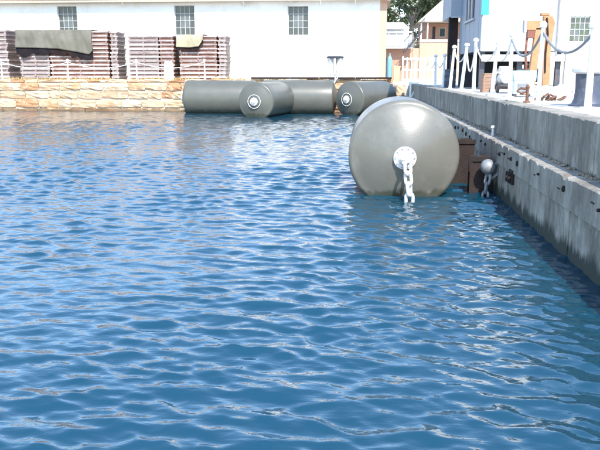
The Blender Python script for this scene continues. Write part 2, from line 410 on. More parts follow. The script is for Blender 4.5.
while y < 50:
    e = min(y + 5.2, 50.3)
    rough_beam(-.035, .64, y + .005, e - .005, .703, 1.16, 60, .05, k + 3).build('ledge_beam', 'quay_concrete_top', qw, True)
    y = e; k += 1
y = -14.0
while y < 50:
    e = min(y + 6.1, 50.3)
    rough_beam(.30, .70, y + .005, e - .005, 1.168, QZ + .03, 60, .04, k + 30).build('parapet_block', 'quay_concrete', qw, True)
    y = e; k += 1
# rusty bolt ends and short rusty bars set in the ledge face
rq = random.Random(9)
bolt = MB().lathe([(.022, -.02), (.022, .02), (.012, .03)], 8, 'Y').mesh('bolt', 'rust_dark')
y = 6.
while y < 24:
    for z in (.98,):
        o = link('bolt', bolt, qw, loc=(-.045, y, z + rq.uniform(-.06, .06)), rot=(0, 0, R(90)))
        o.scale = (1.2, 1, rq.uniform(.9, 2.6))
    if rq.random() < .6:
        MB().box((-.04, y + .28, .95 + rq.uniform(-.05, .05)), (.018, rq.uniform(.06, .16), .016)).build('rusted_bar', 'rust_dark', qw)
    y += rq.uniform(.5, 1.9)
# iron bracket on the wall
br = thing('iron_bracket', 'square rusty iron bracket bolted to the lower quay wall', 'bracket', (2.99, 14.2, .62))
MB().b2(-.05, .0, -.17, .17, -.14, .14).build('plate', 'rust_dark', br, bevel=.01)
for a_ in (-.11, .06): MB().b2(-.12, -.053, a_, a_ + .05, -.10, .10).build('lug', 'rust_dark', br, bevel=.008)
MB().tube([(-.09, -.14, 0), (-.09, .14, 0)], .028, 10).build('pin', 'rust', br, True)
# steel fender piles beside the fender, near-black colour standing for ledge shadow
for i, (x0, x1, y0, y1, zt, m, lb) in enumerate(((2.46, 2.86, 16.0, 16.42, .80, 'rust_dark', 'dark steel box pile standing in the water beside the hanging chain'),
                                            (2.05, 2.72, 17.3, 17.8, 1.06, 'rust_dark', 'dark rust brown steel pile behind the big grey fender, against the ledge'))):
    t = thing('steel_pile', lb, 'pile', ((x0 + x1) / 2, (y0 + y1) / 2, 0), group='steel piles by the quay')
    hx = (x1 - x0) / 2; hy = (y1 - y0) / 2
    MB().b2(-hx, hx, -hy, -hy + .05, -1, zt).b2(-hx, hx, hy - .05, hy, -1, zt).b2(-.05, .05, -hy + .05, hy - .05, -1, zt - .003).build('web', m, t, bevel=.01)
    MB().b2(-hx - .02, hx + .02, -hy - .03, -hy + .003, zt - .10, zt + .012).build('head_plate', m, t, bevel=.008)
    MB().b2(-hx - .025, -hx + .03, -hy - .02, -hy - .002, -1, zt - .103).build('edge_strip', 'rust_dark', t)
# hanging chain with a round buoy
t = thing('mooring_chain', 'dull grey heavy chain hanging from a round float on the quay wall', 'chain', (2.78, 15.75, .62))
MB().lathe([(.03, -.165)] + [(.165 * math.cos(a), .165 * math.sin(a)) for a in np.linspace(-1.35, 1.35, 12)] + [(.03, .165)], 20).build('float', 'galv_dull', t, True)
MB().tube([(.16, 0, .08), (.24, .02, .02), (.22, .04, -.16), (.1, .02, -.26), (.03, 0, -.2), (.02, 0, -.1)], .035, 8).build('shackle', 'galv_dull', t, True)
chain_links(t, [(.03, 0, -.12), (-.02, -.03, -.45), (-.07, -.12, -1.0)], .30, .19, .032, 'galv_dull')
# a peg and debris on the ledge
t = thing('steel_peg', 'small white peg with a cap standing on the quay ledge', 'peg', (3.14, 17.4, 1.16))
MB().lathe([(.035, -.02), (.03, .17)], 10).build('stem', 'white_paint', t, True)
MB().lathe([(.028, .171), (.055, .18), (.05, .22), (.02, .235)], 10).build('cap', 'white_paint', t, True)
rd = random.Random(21)
m = MB()
for i in range(420):
    yy = rd.uniform(6.5, 30); xx = 3.30 - abs(rd.gauss(0, .06)) - .015; s = rd.uniform(.008, .035)
    if noise.noise((yy * .8, 5, 0)) < -.1: continue
    m.box((xx, yy, 1.163 + s * .4), (s * 2, s * rd.uniform(1, 3), s), Matrix.Rotation(rd.uniform(0, 3), 3, 'Z') @ Matrix.Rotation(rd.uniform(-.4, .4), 3, 'X'))
tag(m.build('ledge_debris', 'debris'), 'crumbled stone and dirt lying along the back of the quay ledge', 'debris', kind='stuff')
m = MB()
for i in range(500):
    yy = rd.uniform(10, 28)
    if noise.noise((yy * .55, 9, 0)) < .12: continue
    xx = 3.29 - rd.random() * .05; h = rd.uniform(.03, .13)
    a = rd.uniform(0, 6.28); d = Vector((math.cos(a), math.sin(a), 0)) * h * .5
    b = Vector((xx, yy, 1.163)); sd = Vector((-d.y, d.x, 0)).normalized() * .007
    m.add([b - sd, b + sd, b + d + Vector((0, 0, h))], [(0, 1, 2)])
tag(m.build('ledge_weeds', 'weed'), 'dark weeds growing in the corner of the quay ledge', 'weeds', kind='stuff')

# ------------------------------------------------------------------ fenders
def fender_profile(Rr, L, dome=.36, ed=.12):
    p = [(.02, -dome)]
    for i in range(1, 9):
        s = i / 9; p.append((s * (Rr - ed), -dome * (1 - s ** 1.5)))
    for i in range(0, 7):
        a = i / 6 * math.pi / 2; p.append((Rr - ed + ed * math.sin(a), ed * (1 - math.cos(a))))
    q = [(r, L - h) for r, h in reversed(p)]
    mid = [(Rr, L * .25), (Rr, L * .5), (Rr, L * .75)]
    return p + mid + q
def make_fender(label, loc, rz, Rr, L, skin, near, dome=.30):
    t = thing('floating_fender', label, 'fender', loc, rz, 'large grey floating ship fenders')
    MB().lathe(fender_profile(Rr, L, dome), 96 if near else 48, 'Y').build('body', skin, t, True)
    for yy, sg in ((-dome, -1), (L + dome, 1)):
        n = 32
        fl = MB().lathe([(.02, 0), (.23, 0), (.245, sg * .02), (.235, sg * .055), (.15, sg * .065), (.12, sg * .12), (.02, sg * .125)], n, 'Y', (0, yy + .02 * -sg, 0)).build('end_flange', 'galvanised', t, True)
        if near and sg < 0:
            bm_ = MB().lathe([(.02, -.025), (.02, 0)], 6, 'Y').mesh('bolt', 'galv_dull')
            for i in range(10):
                a = i / 10 * 6.283; link('bolt', bm_, fl, loc=(.2 * math.cos(a), yy - .032, .2 * math.sin(a)))
        if not near and sg < 0:
            MB().tube([(.40 * math.cos(a), yy + .03, .40 * math.sin(a)) for a in np.linspace(0, 6.283, 33)[:-1]], .022, 6, True).build('ring', 'galvanised', t, True)
        MB().tube([(-.075, yy + sg * .06, 0), (-.07, yy + sg * .2, 0), (0, yy + sg * .27, 0), (.07, yy + sg * .2, 0), (.075, yy + sg * .06, 0)], .035, 8).build('towing_eye', 'galvanised', t, True)
    return t
f0 = make_fender('huge grey cylindrical fender with white end flange and chain, floating beside the quay ledge', (.95, 15.5, .86), R(0), 1.195, 2.6, 'fender_skin', True, .36)
t = thing('fender_chain', 'heavy white galvanised chain hanging from the end of the huge fender', 'chain', (.99, 14.90, .84))
chain_links(t, [(0, -.02, .02), (.02, -.05, -.33), (.055, -.08, -.66), (.07, -.08, -1.25)], .34, .215, .036, 'galvanised')
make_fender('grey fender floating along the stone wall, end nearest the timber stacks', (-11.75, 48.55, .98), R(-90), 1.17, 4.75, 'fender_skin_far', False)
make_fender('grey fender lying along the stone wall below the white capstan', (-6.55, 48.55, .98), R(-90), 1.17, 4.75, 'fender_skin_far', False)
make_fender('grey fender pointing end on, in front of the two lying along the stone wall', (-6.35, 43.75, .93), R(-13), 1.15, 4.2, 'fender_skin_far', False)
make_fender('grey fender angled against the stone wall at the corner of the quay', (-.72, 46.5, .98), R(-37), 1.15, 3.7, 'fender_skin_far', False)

# ------------------------------------------------------------------ stone sea wall
sw = thing('sea_wall', 'long sandstone block sea wall below the white building', 'sea wall', (0, 50.2, 0))
MB().b2(-45, 2.2, .10, .53, -1, 1.93).b2(-45, 2.2, .34, .545, 1.93, AZ - .02).build('mortar_core', 'mortar', sw)
rs = random.Random(31)
SV = []
for v in range(9):
    bm = bmesh.new(); bmesh.ops.create_cube(bm, size=1)
    bmesh.ops.subdivide_edges(bm, edges=bm.edges[:], cuts=3, use_grid_fill=True)
    for q in bm.verts:
        p = q.co
        rr = max(abs(p.x), abs(p.z))
        q.co.x *= 1 - .10 * (abs(p.z) > .45) * rs.random(); q.co.z *= 1 - .16 * (abs(p.x) > .45) * rs.random()
        if p.y < -.4: q.co.y += (.09 if rr > .45 else 0) + rs.uniform(-.09, .09)
    me = bpy.data.meshes.new('stone'); bm.to_mesh(me); bm.free(); me.materials.append(MATS['sandstone'])
    SV.append(me)
def stone_row(z0, z1, yf, x0, x1, wmin, wmax):
    x = x0
    while x < x1 - .2:
        w_ = min(rs.uniform(wmin, wmax), x1 - x); h = z1 - z0
        o = link('stone', rs.choice(SV), sw, loc=(x + w_ / 2, yf + .2 + rs.uniform(-.03, .03), (z0 + z1) / 2 + rs.uniform(-.02, .02)))
        o.scale = (w_ - .03, .42, h - .02 + rs.uniform(-.10, .03)); o.rotation_euler = (0, R(rs.uniform(-2, 2) + rs.choice((0, 0, 180))), 0)
        x += w_
stone_row(1.97, 2.22, .22, -32, 2.2, .8, 2.0)
stone_row(1.42, 1.96, 0, -32, 2.2, .8, 2.1)
stone_row(.84, 1.40, 0, -32, 2.2, .7, 1.9)
stone_row(.22, .82, -.02, -32, 2.2, .8, 2.2)
stone_row(-.45, .20, -.12, -32, 2.2, 1.0, 2.6)
m = MB()
for i in range(5200):
    xx = rs.uniform(-31, 2.1)
    if noise.noise((xx * .5, 2, 0)) < -.25: continue
    h = rs.uniform(.05, .22); yy = rs.uniform(50.5, 51.3); zz = 2.21 if yy < 50.74 else AZ
    a = rs.uniform(0, 6.28); d = Vector((math.cos(a), math.sin(a), 0)) * h * .6; b = Vector((xx, yy, zz))
    sd = Vector((-d.y, d.x, 0)).normalized() * .02
    m.add([b - sd, b + sd, b + d + Vector((0, 0, h))], [(0, 1, 2)])
tag(m.build('dry_grass', 'dry_grass'), 'dry orange grass growing along the top of the stone sea wall', 'grass', kind='stuff')
t = thing('timber_kerb', 'dark red timber kerb along the wall top beside the white capstan', 'kerb', (0, 50.35, 2.2))
for a, b in ((-7.6, -4.9), (-4.88, -2.9), (-2.86, -.4), (-.38, 2.1)):
    MB().b2(a, b, -.14, .06, .02, .15).build('timber', 'rust_dark', t, bevel=.015)

# posts and rope along the sea wall
def stanchion(label, loc, h, lean=(0, 0), r=.05, group='white posts along the sea wall', cat='post'):
    t = thing('white_post', label, cat, loc, group=group)
    MB().lathe([(r * 2.1, -.02), (r * 2.1, .03)], 14).build('base_plate', 'white_paint', t, True)
    MB().tube([(0, 0, .03), (lean[0], lean[1], h)], [r, r * .85], 12).build('shaft', 'white_paint', t, True)
    MB().lathe([(r * .9, 0), (r * 1.5, .03), (r * 1.5, .1), (r * .7, .15)], 12, c=(lean[0], lean[1], h - .02)).build('cap', 'white_paint', t, True)
    return Vector(loc) + Vector((lean[0], lean[1], h - .08))
g1 = 'white posts with a slack chain along the sea wall'
tops = [stanchion(lb, (x, 50.62, 2.2), 1.28, (.0, 0), .05, g1) for x, lb in
        ((-25.7, 'thin white post on the sea wall beyond the large grey tarpaulin'), (-20.8, 'thin white post on the sea wall in front of the large grey tarpaulin'),
         (-15.8, 'thin white post on the sea wall left of the white concrete block'), (-10.93, 'thin white post on the sea wall at the end of the timber stacks'),)]
for i in range(3):
    a, b = tops[i], tops[i + 1]
    tag(MB().tube(sag(a, b, .42), .026, 6).build('slack_chain', 'white_paint', smooth=True),
        ('pale slack chain strung between posts before the %s') % ('pale stack end', 'large tarpaulin stack', 'white concrete block')[i], 'chain', 'chains along the sea wall')
t = thing('concrete_block', 'white painted concrete block with rounded top on the sea wall before the stacks', 'block', (-13.58, 50.95, AZ))
MB().add([(x, yy, z) for yy in (-.28, .28) for x, z in ((-.30, 0), (.30, 0), (.26, 1.12), (.18, 1.34), (-.18, 1.34), (-.26, 1.12))],
         [(0, 1, 2, 3, 4, 5), (11, 10, 9, 8, 7, 6)] + [(i, i + 6, (i + 1) % 6 + 6, (i + 1) % 6) for i in range(6)]).build('block', 'white_wall', t, bevel=.03)
MB().tube([(-.1, 0, 1.33), (-.1, 0, 1.43), (.1, 0, 1.43), (.1, 0, 1.33)], .025, 8).build('lifting_eye', 'dark_steel', t, True)

# capstan
t = thing('mooring_capstan', 'white capstan with dark flat top on the wall between two fenders', 'capstan', (-1.8, 50.95, AZ))
MB().lathe([(.62, -.01), (.62, .08), (.5, .14), (.40, .3), (.36, .5)], 28).build('base', 'white_paint', t, True)
MB().lathe([(.25, .5), (.22, .9), (.27, 1.5)], 20).build('spindle', 'dark_steel', t, True)
whelp = MB().add([(r_, s_, z_) for s_ in (-.085, .085) for r_, z_ in ((.16, .42), (.48, .42), (.42, .8), (.47, 1.2), (.55, 1.52), (.16, 1.52))],
                 [(0, 1, 2, 3, 4, 5), (11, 10, 9, 8, 7, 6)] + [(i, i + 6, (i + 1) % 6 + 6, (i + 1) % 6) for i in range(6)]).mesh('whelp', 'white_paint')
for i in range(7): link('whelp', whelp, t, rot=(0, 0, i / 7 * 6.283 - 1.57))
MB().lathe([(.58, 1.521), (.61, 1.55), (.61, 1.62), (.5, 1.66)], 28).build('drumhead', 'dark_steel', t, True)
t = thing('mooring_chain', 'pale chain hanging from the capstan down between two fenders', 'chain', (-1.75, 50.0, 2.3))
chain_links(t, [(.1, .3, .05), (0, -.1, -.15), (-.35, -.15, -1.0), (-.3, -.2, -2.2)], .36, .23, .04, 'galvanised')

# ------------------------------------------------------------------ pallet stacks
def make_stack(x0, x1, y0, y1, n, pitch, m, desc, where, jit):
    """flat steel-edged pallets piled up, each one a thing"""
    L = x1 - x0; D = y1 - y0; rr = random.Random(int(x0 * 10) + 500)
    deck = MB().b2(-L / 2, L / 2, -D / 2, D / 2, pitch * .62, pitch * .985).mesh('deck', m)
    lip = MB().b2(-L / 2 - .01, L / 2 + .01, -D / 2 - .04, -D / 2 - .001, pitch * .60, pitch * .97).mesh('edge_rail', 'pallet_edge')
    core = MB().b2(-L / 2 + .05, L / 2 - .05, -D / 2 + .05, D / 2 - .05, pitch * .02, pitch * .615).mesh('core', m)
    bear = MB().b2(-.07, .07, -D / 2 + .0, -D / 2 + .049, 0, pitch * .618).mesh('bearer', m)
    nb = max(2, int(L / 1.1) + 1)
    for i in range(n):
        k = n - 1 - i
        t = thing('flat_pallet', '%s, %s %s' % (desc, (ORD[k] + ' one of' if k else 'topmost of'), where), 'pallet',
                  ((x0 + x1) / 2 + rr.uniform(-jit, jit), (y0 + y1) / 2 + rr.uniform(-.05, .05), AZ + .0 + i * pitch), R(rr.uniform(-.5, .5)), 'flat pallets stacked before the white building')
        link('deck', deck, t); link('core', core, t); link('edge_rail', lip, t)
        for q in range(nb): link('bearer', bear, t, loc=(-L / 2 + .12 + (L - .24) * q / (nb - 1), 0, 0))
make_stack(-28.6, -25.95, 52.3, 54.3, 12, .30, 'pallet_pale', 'pale pink flat pallet', 'the separate stack past the large tarpaulin', .08)
make_stack(-25.05, -22.82, 52.3, 54.3, 12, .292, 'pallet_pale', 'pale pink flat pallet', 'the stack under the large grey tarpaulin', .03)
make_stack(-22.78, -18.35, 52.3, 54.3, 12, .292, 'pallet_red', 'rust red flat pallet', 'the stack under the large grey tarpaulin', .04)
make_stack(-18.25, -17.7, 52.45, 54.3, 12, .288, 'pallet_pale', 'short pallet section', 'the narrow end stack beside the white gap', .06)
make_stack(-16.9, -14.62, 52.3, 54.3, 11, .286, 'pallet_pale', 'pale pink flat pallet', 'the stack behind the thin white post', .03)
make_stack(-14.58, -13.5, 52.3, 54.3, 11, .286, 'pallet_red', 'rust red short pallet', 'the stack behind the white concrete block', .03)
make_stack(-13.1, -10.35, 52.3, 54.3, 11, .286, 'pallet_red', 'rust red flat pallet', 'the stack under the small tan tarpaulin', .03)
make_stack(-10.3, -9.72, 52.45, 54.3, 11, .284, 'pallet_pale', 'short pallet section', 'the narrow end stack nearest the lying fender', .06)

def tarp(name, label, m, x0, x1, ytop0, yf, ztop, bottoms, shadow_lining, seed):
    """canvas laid over the stack top and down its front, with folds"""
    t = thing(name, label, 'tarpaulin', ((x0 + x1) / 2, yf, ztop))
    nx = 60; L = x1 - x0
    def sheet(m_, off, nm, z_a=None, extra=None):
        vs = []; prof = []
        for i in range(nx + 1):
            u = i / nx; x = -L / 2 + L * u
            zb = np.interp(u, [b[0] for b in bottoms], [b[1] for b in bottoms]) - ztop
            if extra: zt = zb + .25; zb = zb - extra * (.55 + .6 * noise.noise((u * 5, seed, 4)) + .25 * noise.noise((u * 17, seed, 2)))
            col = []
            if not extra:
                for j in range(6): col.append((x + .05 * math.sin(j), (ytop0 - yf) * (1 - j / 5.), .05 + .05 * noise.noise((x * 1.2, j * .5, seed))))
                zt = .02
            nz_ = 16
            for j in range(nz_ + 1):
                v = j / nz_; z = zt + (zb - zt) * v
                fold = .13 * noise.noise((x * 1.1 + .35 * z, z * .5, seed)) + .06 * noise.noise((x * 3.5 + .8 * z, z * .9, seed + 3))
                col.append((x + .06 * noise.noise((z * 1.4, x, seed)), -.12 + off - .10 * math.sin(min(v, .5) * math.pi) + fold, z))
            vs += col; rowl = len(col)
        fs = [(i * rowl + j, (i + 1) * rowl + j, (i + 1) * rowl + j + 1, i * rowl + j + 1) for i in range(nx) for j in range(rowl - 1)]
        o = MB().add(vs, fs).build(nm, m_, t, True)
        md = o.modifiers.new('thick', 'SOLIDIFY'); md.thickness = .02
    sheet(m, 0, 'canvas')
    if shadow_lining: sheet('tarp_shadow_lining', .08, 'shadow_lining', extra=shadow_lining)
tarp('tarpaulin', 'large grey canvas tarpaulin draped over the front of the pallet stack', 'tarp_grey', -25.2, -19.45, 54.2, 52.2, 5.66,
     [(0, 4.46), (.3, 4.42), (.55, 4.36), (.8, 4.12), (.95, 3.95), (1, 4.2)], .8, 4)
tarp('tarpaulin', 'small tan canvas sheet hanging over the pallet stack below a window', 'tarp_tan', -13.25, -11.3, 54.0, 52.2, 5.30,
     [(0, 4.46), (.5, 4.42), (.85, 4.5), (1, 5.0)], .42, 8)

# ------------------------------------------------------------------ white building
FY = 56.0
wb = thing('white_building', 'long white rendered harbour building with small barred windows', 'building', (0, FY, 1.9))
WZ = 7.95 - 1.9
wins = [(-31.4, 3.62, 5.80), (-22.8, 3.62, 5.80), (-13.55, 3.56, 5.78), (-4.82, 3.54, 5.68)]
OW = 1.56
def wall_strips(m, x0, x1, z0, z1, ops, y0, y1):
    x = x0
    for (cx, a, b) in ops:
        m.b2(x, cx - OW / 2, y0, y1, z0, z1); m.b2(cx - OW / 2, cx + OW / 2, y0, y1, z0, a); m.b2(cx - OW / 2, cx + OW / 2, y0, y1, b, z1); x = cx + OW / 2
    m.b2(x, x1, y0, y1, z0, z1)
wall_strips(m := MB(), -48, 1.36, 0, WZ, wins, 0, .35)
m.b2(-48, -47.65, .352, 12, 0, WZ).b2(1.5, 1.84, .36, 12, 0, WZ).b2(-47.6, 1.45, 11.65, 12, 0, WZ)
m.build('wall', 'white_wall', wb)
MB().b2(1.362, 1.86, -.03, .352, 0, WZ).build('brick_pier', 'brick_orange', wb)
MB().b2(-48.3, 2.1, -.55, .4, WZ + .003, WZ + .10).build('soffit', 'white_wall', wb)
MB().b2(-48.3, 2.1, -.66, -.552, WZ - .06, WZ + .16).build('gutter', 'fascia', wb, bevel=.02)
MB().add([(-48.4, -.7, WZ + .14), (2.2, -.7, WZ + .14), (2.2, 6, WZ + 3), (-48.4, 6, WZ + 3), (2.2, 12.6, WZ + .14), (-48.4, 12.6, WZ + .14)],
         [(0, 1, 2, 3), (3, 2, 4, 5), (0, 5, 4, 1), (0, 3, 5), (1, 4, 2)]).build('roof', 'tile_roof', wb)
MB().b2(-47.9, 1.3, 3.0, 3.05, .1, WZ - .1).build('inner_partition', 'gap_shade', wb)
for (cx, a, b) in wins:
    f = MB(); hw = OW / 2
    for (xa, xb, za, zb) in ((cx - hw, cx - hw + .06, a, b), (cx + hw - .06, cx + hw, a, b), (cx - hw + .06, cx + hw - .06, b - .06, b), (cx - hw + .06, cx + hw - .06, a, a + .06)):
        f.b2(xa + .001, xb - .001, .10, .20, za, zb)
    fo = f.build('window', 'window_paint', wb)
    nxp, nzp = 4, 4; iw = (OW - .12) / nxp; ih = (b - a - .12) / nzp
    for i in range(1, nxp): MB().b2(cx - hw + .06 + i * iw - .02, cx - hw + .06 + i * iw + .02, .09, .18, a + .061, b - .061).build('glazing_bar', 'window_paint', fo)
    for j in range(1, nzp): MB().b2(cx - hw + .061, cx + hw - .061, .095, .175, a + .06 + j * ih - .02, a + .06 + j * ih + .02).build('glazing_bar', 'window_paint', fo)
    for i in range(nxp):
        for j in range(nzp):
            grey = 0 < i < 3 and 0 < j < 3
            MB().b2(cx - hw + .06 + i * iw + .021, cx - hw + .06 + (i + 1) * iw - .021, .13, .145, a + .06 + j * ih + .021, a + .06 + (j + 1) * ih - .021).build('pane', 'pane_grey' if grey else 'pane_dark', fo)
    MB().b2(cx - hw - .1, cx + hw + .1, -.18, -.102, a - .09, a - .001).build('sill', 'white_wall', fo)
    fo.location.y = .1
for x in (-28.2, -18.2, -8.9, -3.1, -.5):
    MB().tube([(x, -.6, WZ), (x, -.5, WZ - .12), (x, -.12, WZ - .3)], .045, 8).build('spout', 'white_wall', wb, True)

# ------------------------------------------------------------------ corner of the quay: recess, stone blocks, strut
t = thing('stone_pier', 'tan stone pier in the dark recess where the quay meets the sea wall', 'stone pier', (2.7, 50.3, 0))
for i, (z0, z1, a, b) in enumerate(((-.5, .5, -.35, .3), (.52, 1.1, -.36, .28), (1.12, 1.86, -.33, .31))):
    o = link('stone', SV[i], t, loc=((a + b) / 2, .22, (z0 + z1) / 2)); o.scale = (b - a, .44, z1 - z0)
t = thing('white_davit', 'white steel post with diagonal brace fixed over the quay corner', 'strut', (3.12, 46.2, .6))
MB().tube([(0, 0, -.25), (0, 0, 1.5)], .07, 10).build('post', 'white_paint', t, True)
MB().tube([(0, 0, .35), (.42, .0, 1.4)], .05, 10).build('brace', 'white_paint', t, True)
MB().b2(-.1, .5, -.07, .07, 1.36, 1.46).build('arm', 'white_paint', t, bevel=.01)
MB().tube([(-.02, 0, .1), (-.75, 0, .55)], .04, 8).build('stay', 'white_paint', t, True)

# ------------------------------------------------------------------ posts and chains on the quay
g2 = 'tall white posts along the quay edge'
P = [('tall white post on the quay at the railing end, leaning slightly', (4.06, 33.7), 1.80, (.12, 0)),
     ('tall white post on the quay before the dark steel column, leaning', (4.42, 32.6), 1.85, (.16, 0)),
     ('tall upright white post on the quay before the shade-toned cladding', (4.6, 30.3), 1.95, (.0, 0)),
     ('white post on the quay beside the brown timber crate', (4.66, 26.4), 1.72, (.1, 0)),
     ('tall white post on the quay beside the pale green cabinet', (4.30, 21.5), 1.72, (-.03, 0)),
     ('tall white post on the quay in front of the orange davit', (3.93, 16.5), 1.66, (0, 0)),
     ('thick white post on the quay in front of the dark mooring bollard', (4.52, 14.9), 1.55, (0, 0))]
pt = []
for i, (lb, (x, y), h, ln) in enumerate(P):
    pt.append(stanchion(lb, (x, y, QZ), h, ln, (.075, .08, .075, .07, .06, .055, .072)[i], g2))
for a, b, d, nm in ((0, 1, .55, 'leaning posts by the railing'), (1, 2, 1.05, 'posts before the shade-toned cladding'), (2, 3, .62, 'posts beside the brown crate'),
                    (3, 4, .55, 'posts either side of the compressor'), (4, 5, .50, 'cabinet and orange davit posts'), (5, 6, .42, 'orange davit and bollard posts')):
    tag(MB().tube(sag(pt[a], pt[b], d, 20), .03, 7).build('slack_chain', 'galv_dull' if a >= 4 else 'white_paint', smooth=True),
        'slack chain drooping between the ' + nm, 'chain', 'chains along the quay edge')
ep = []
for i, (x, y_, h, ln, lb) in enumerate(((4.25, 38.3, 1.55, .02, 'white post beside the dark blue drum on the far quay'), (4.28, 42.6, 1.62, -.03, 'white post on the far quay, next but one before the railing'),
        (4.3, 47.6, 1.6, .04, 'white post on the far quay just before the white davit'), (4.3, 53.2, 1.7, .0, 'white post on the far quay nearest the white railing'),
        (3.5, 48.3, 1.5, .05, 'white post at the very edge of the quay corner'))):
    ep.append(stanchion(lb, (x, y_, QZ if y_ < 50 else QZ - .004), h, (ln, 0), .075, g2))
for a, b, nm in ((0, 1, 'drum post and its neighbour'), (1, 2, 'posts either side of the davit'), (2, 3, 'posts before the railing')):
    tag(MB().tube(sag(ep[a], ep[b], .5, 14), .03, 6).build('slack_chain', 'white_paint', smooth=True), 'white slack chain drooping between the ' + nm, 'chain', 'chains along the quay edge')
# dark mooring bollard
t = thing('mooring_bollard', 'dark navy mooring bollard with white painted head on the quay', 'bollard', (4.83, 15.9, QZ))
MB().lathe([(.40, -.02), (.40, .03), (.34, .06), (.30, .16), (.285, .4), (.30, .68)], 32).build('barrel', 'dark_navy', t, True)
MB().lathe([(.30, .681), (.37, .71), (.39, .77), (.36, .84), (.2, .88), (.02, .89)], 32).build('head', 'white_paint', t, True)
# rusty stump
t = thing('rusty_stump', 'rusty iron stump with shackle standing on the quay edge', 'stump', (3.93, 17.6, QZ))
MB().lathe([(.09, -.02), (.085, .03), (.04, .06), (.035, .30), (.055, .36), (.03, .42)], 12).build('stump', 'rust', t, True)
MB().tube([(-.02, 0, .32), (-.16, 0, .34), (-.24, .02, .27), (-.14, .03, .22), (-.01, .02, .25)], .026, 8).build('shackle', 'rust', t, True)

# ------------------------------------------------------------------ raised white shed at the quay
sh = thing('raised_shed', 'white raised shed with side cladding coloured blue grey for shade above open dark undercroft', 'shed', (5.085, 32, 1.823)); sh.scale = (1.143, 1.143, 1.143)
B0 = 3.42 - QZ
W2 = (7.98 - 4.45, 3.72 - QZ, 4.66 - QZ)
MB().b2(.005, 3.1, 0, .12, B0, 6.2).build('front_wall', 'white_wall', sh)
OWs = .74; OW = OWs
wall_strips(m := MB(), 3.102, 12, -.03, 6.2, [W2], -.04, .2); m.build('wing_wall', 'white_wall', sh)
f = MB(); cx, a, b = W2; hw = OW / 2
for (xa, xb, za, zb) in ((cx - hw, cx - hw + .03, a, b), (cx + hw - .03, cx + hw, a, b), (cx - hw + .03, cx + hw - .03, b - .03, b), (cx - hw + .03, cx + hw - .03, a, a + .03)):
    f.b2(xa + .001, xb - .001, .0, .06, za, zb)
fo = f.build('window', 'window_paint', sh)
iw = (OW - .06) / 4; ih = (b - a - .06) / 4
for i in range(1, 4): MB().b2(cx - hw + .03 + i * iw - .011, cx - hw + .03 + i * iw + .011, .005, .05, a + .031, b - .031).build('glazing_bar', 'window_paint', fo)
for j in range(1, 4): MB().b2(cx - hw + .031, cx + hw - .031, .008, .047, a + .03 + j * ih - .011, a + .03 + j * ih + .011).build('glazing_bar', 'window_paint', fo)
rp = random.Random(4)
for i in range(4):
    for j in range(4):
        MB().b2(cx - hw + .03 + i * iw + .012, cx - hw + .03 + (i + 1) * iw - .012, .025, .035, a + .03 + j * ih + .012, a + .03 + (j + 1) * ih - .012).build('pane', rp.choice(['pane_green_reflect', 'pane_grey', 'pane_dark']), fo)
MB().b2(2.7, 2.76, -.12, -.045, 1.3, 6.2).build('downpipe', 'galv_dull', sh, bevel=.01)
for i in range(10):   # vertical cladding sheets, the side's shade put into their blue grey
    MB().b2(-.025 - .008 * (i % 2), .0, .02 + i * .6, .02 + i * .6 + .592, B0 + .02, 6.2).build('cladding_sheet', 'clad_shade_blue', sh)
MB().b2(.004, 3.0, .13, 6.0, B0, B0 + .08).build('floor_deck', 'dark_steel', sh)
# upper box that juts out to the side
MB().b2(-.50, -.036, 5.6, 9, 5.1 - QZ, 8).build('upper_box', 'clad_shade_blue', sh)
MB().b2(-.50, -.036, 5.52, 5.598, 5.02 - QZ, 5.1 - QZ).build('box_sill', 'grey_panel', sh)
for i in range(5):
    MB().b2(-.075, -.034, 1.9 + i * .42, 2.14 + i * .42, 4.78 - QZ, 5.9 - QZ).build('louvre_slat', 'window_paint' if i % 2 else 'dark_steel', sh)
MB().b2(-.11, -.034, 1.75, 4.2, 4.66 - QZ, 4.75 - QZ).build('louvre_sill', 'grey_panel', sh)
MB().b2(-.06, .22, -.05, -.002, 4.73 - QZ, 5.6 - QZ).build('sign_panel', 'cyan_sign', sh)
for x, y_ in ((.1, .15), (1.5, .15), (2.9, .15), (.1, 5.9), (-.28, 6.2)):
    MB().b2(x - .09, x + .09, y_ - .09 + .1, y_ + .09 + .1, -.02, B0 - .001).build('leg', 'dark_steel', sh)
MB().b2(-.46, -.05, 6.45, 6.8, -.02, 5.09 - QZ).build('dark_column', 'rust_dark', sh)
MB().b2(.03, 3.05, -.10, -.005, 1.12, 1.37).build('lower_beam', 'white_paint', sh, bevel=.015)
MB().b2(-.05, 3.05, 5.3, 5.5, -.02, B0 - .01).build('back_wall', 'gap_shade', sh)
MB().b2(-.2, 12.2, -.15, 6.5, 6.203, 6.4).build('roof', 'white_wall', sh)

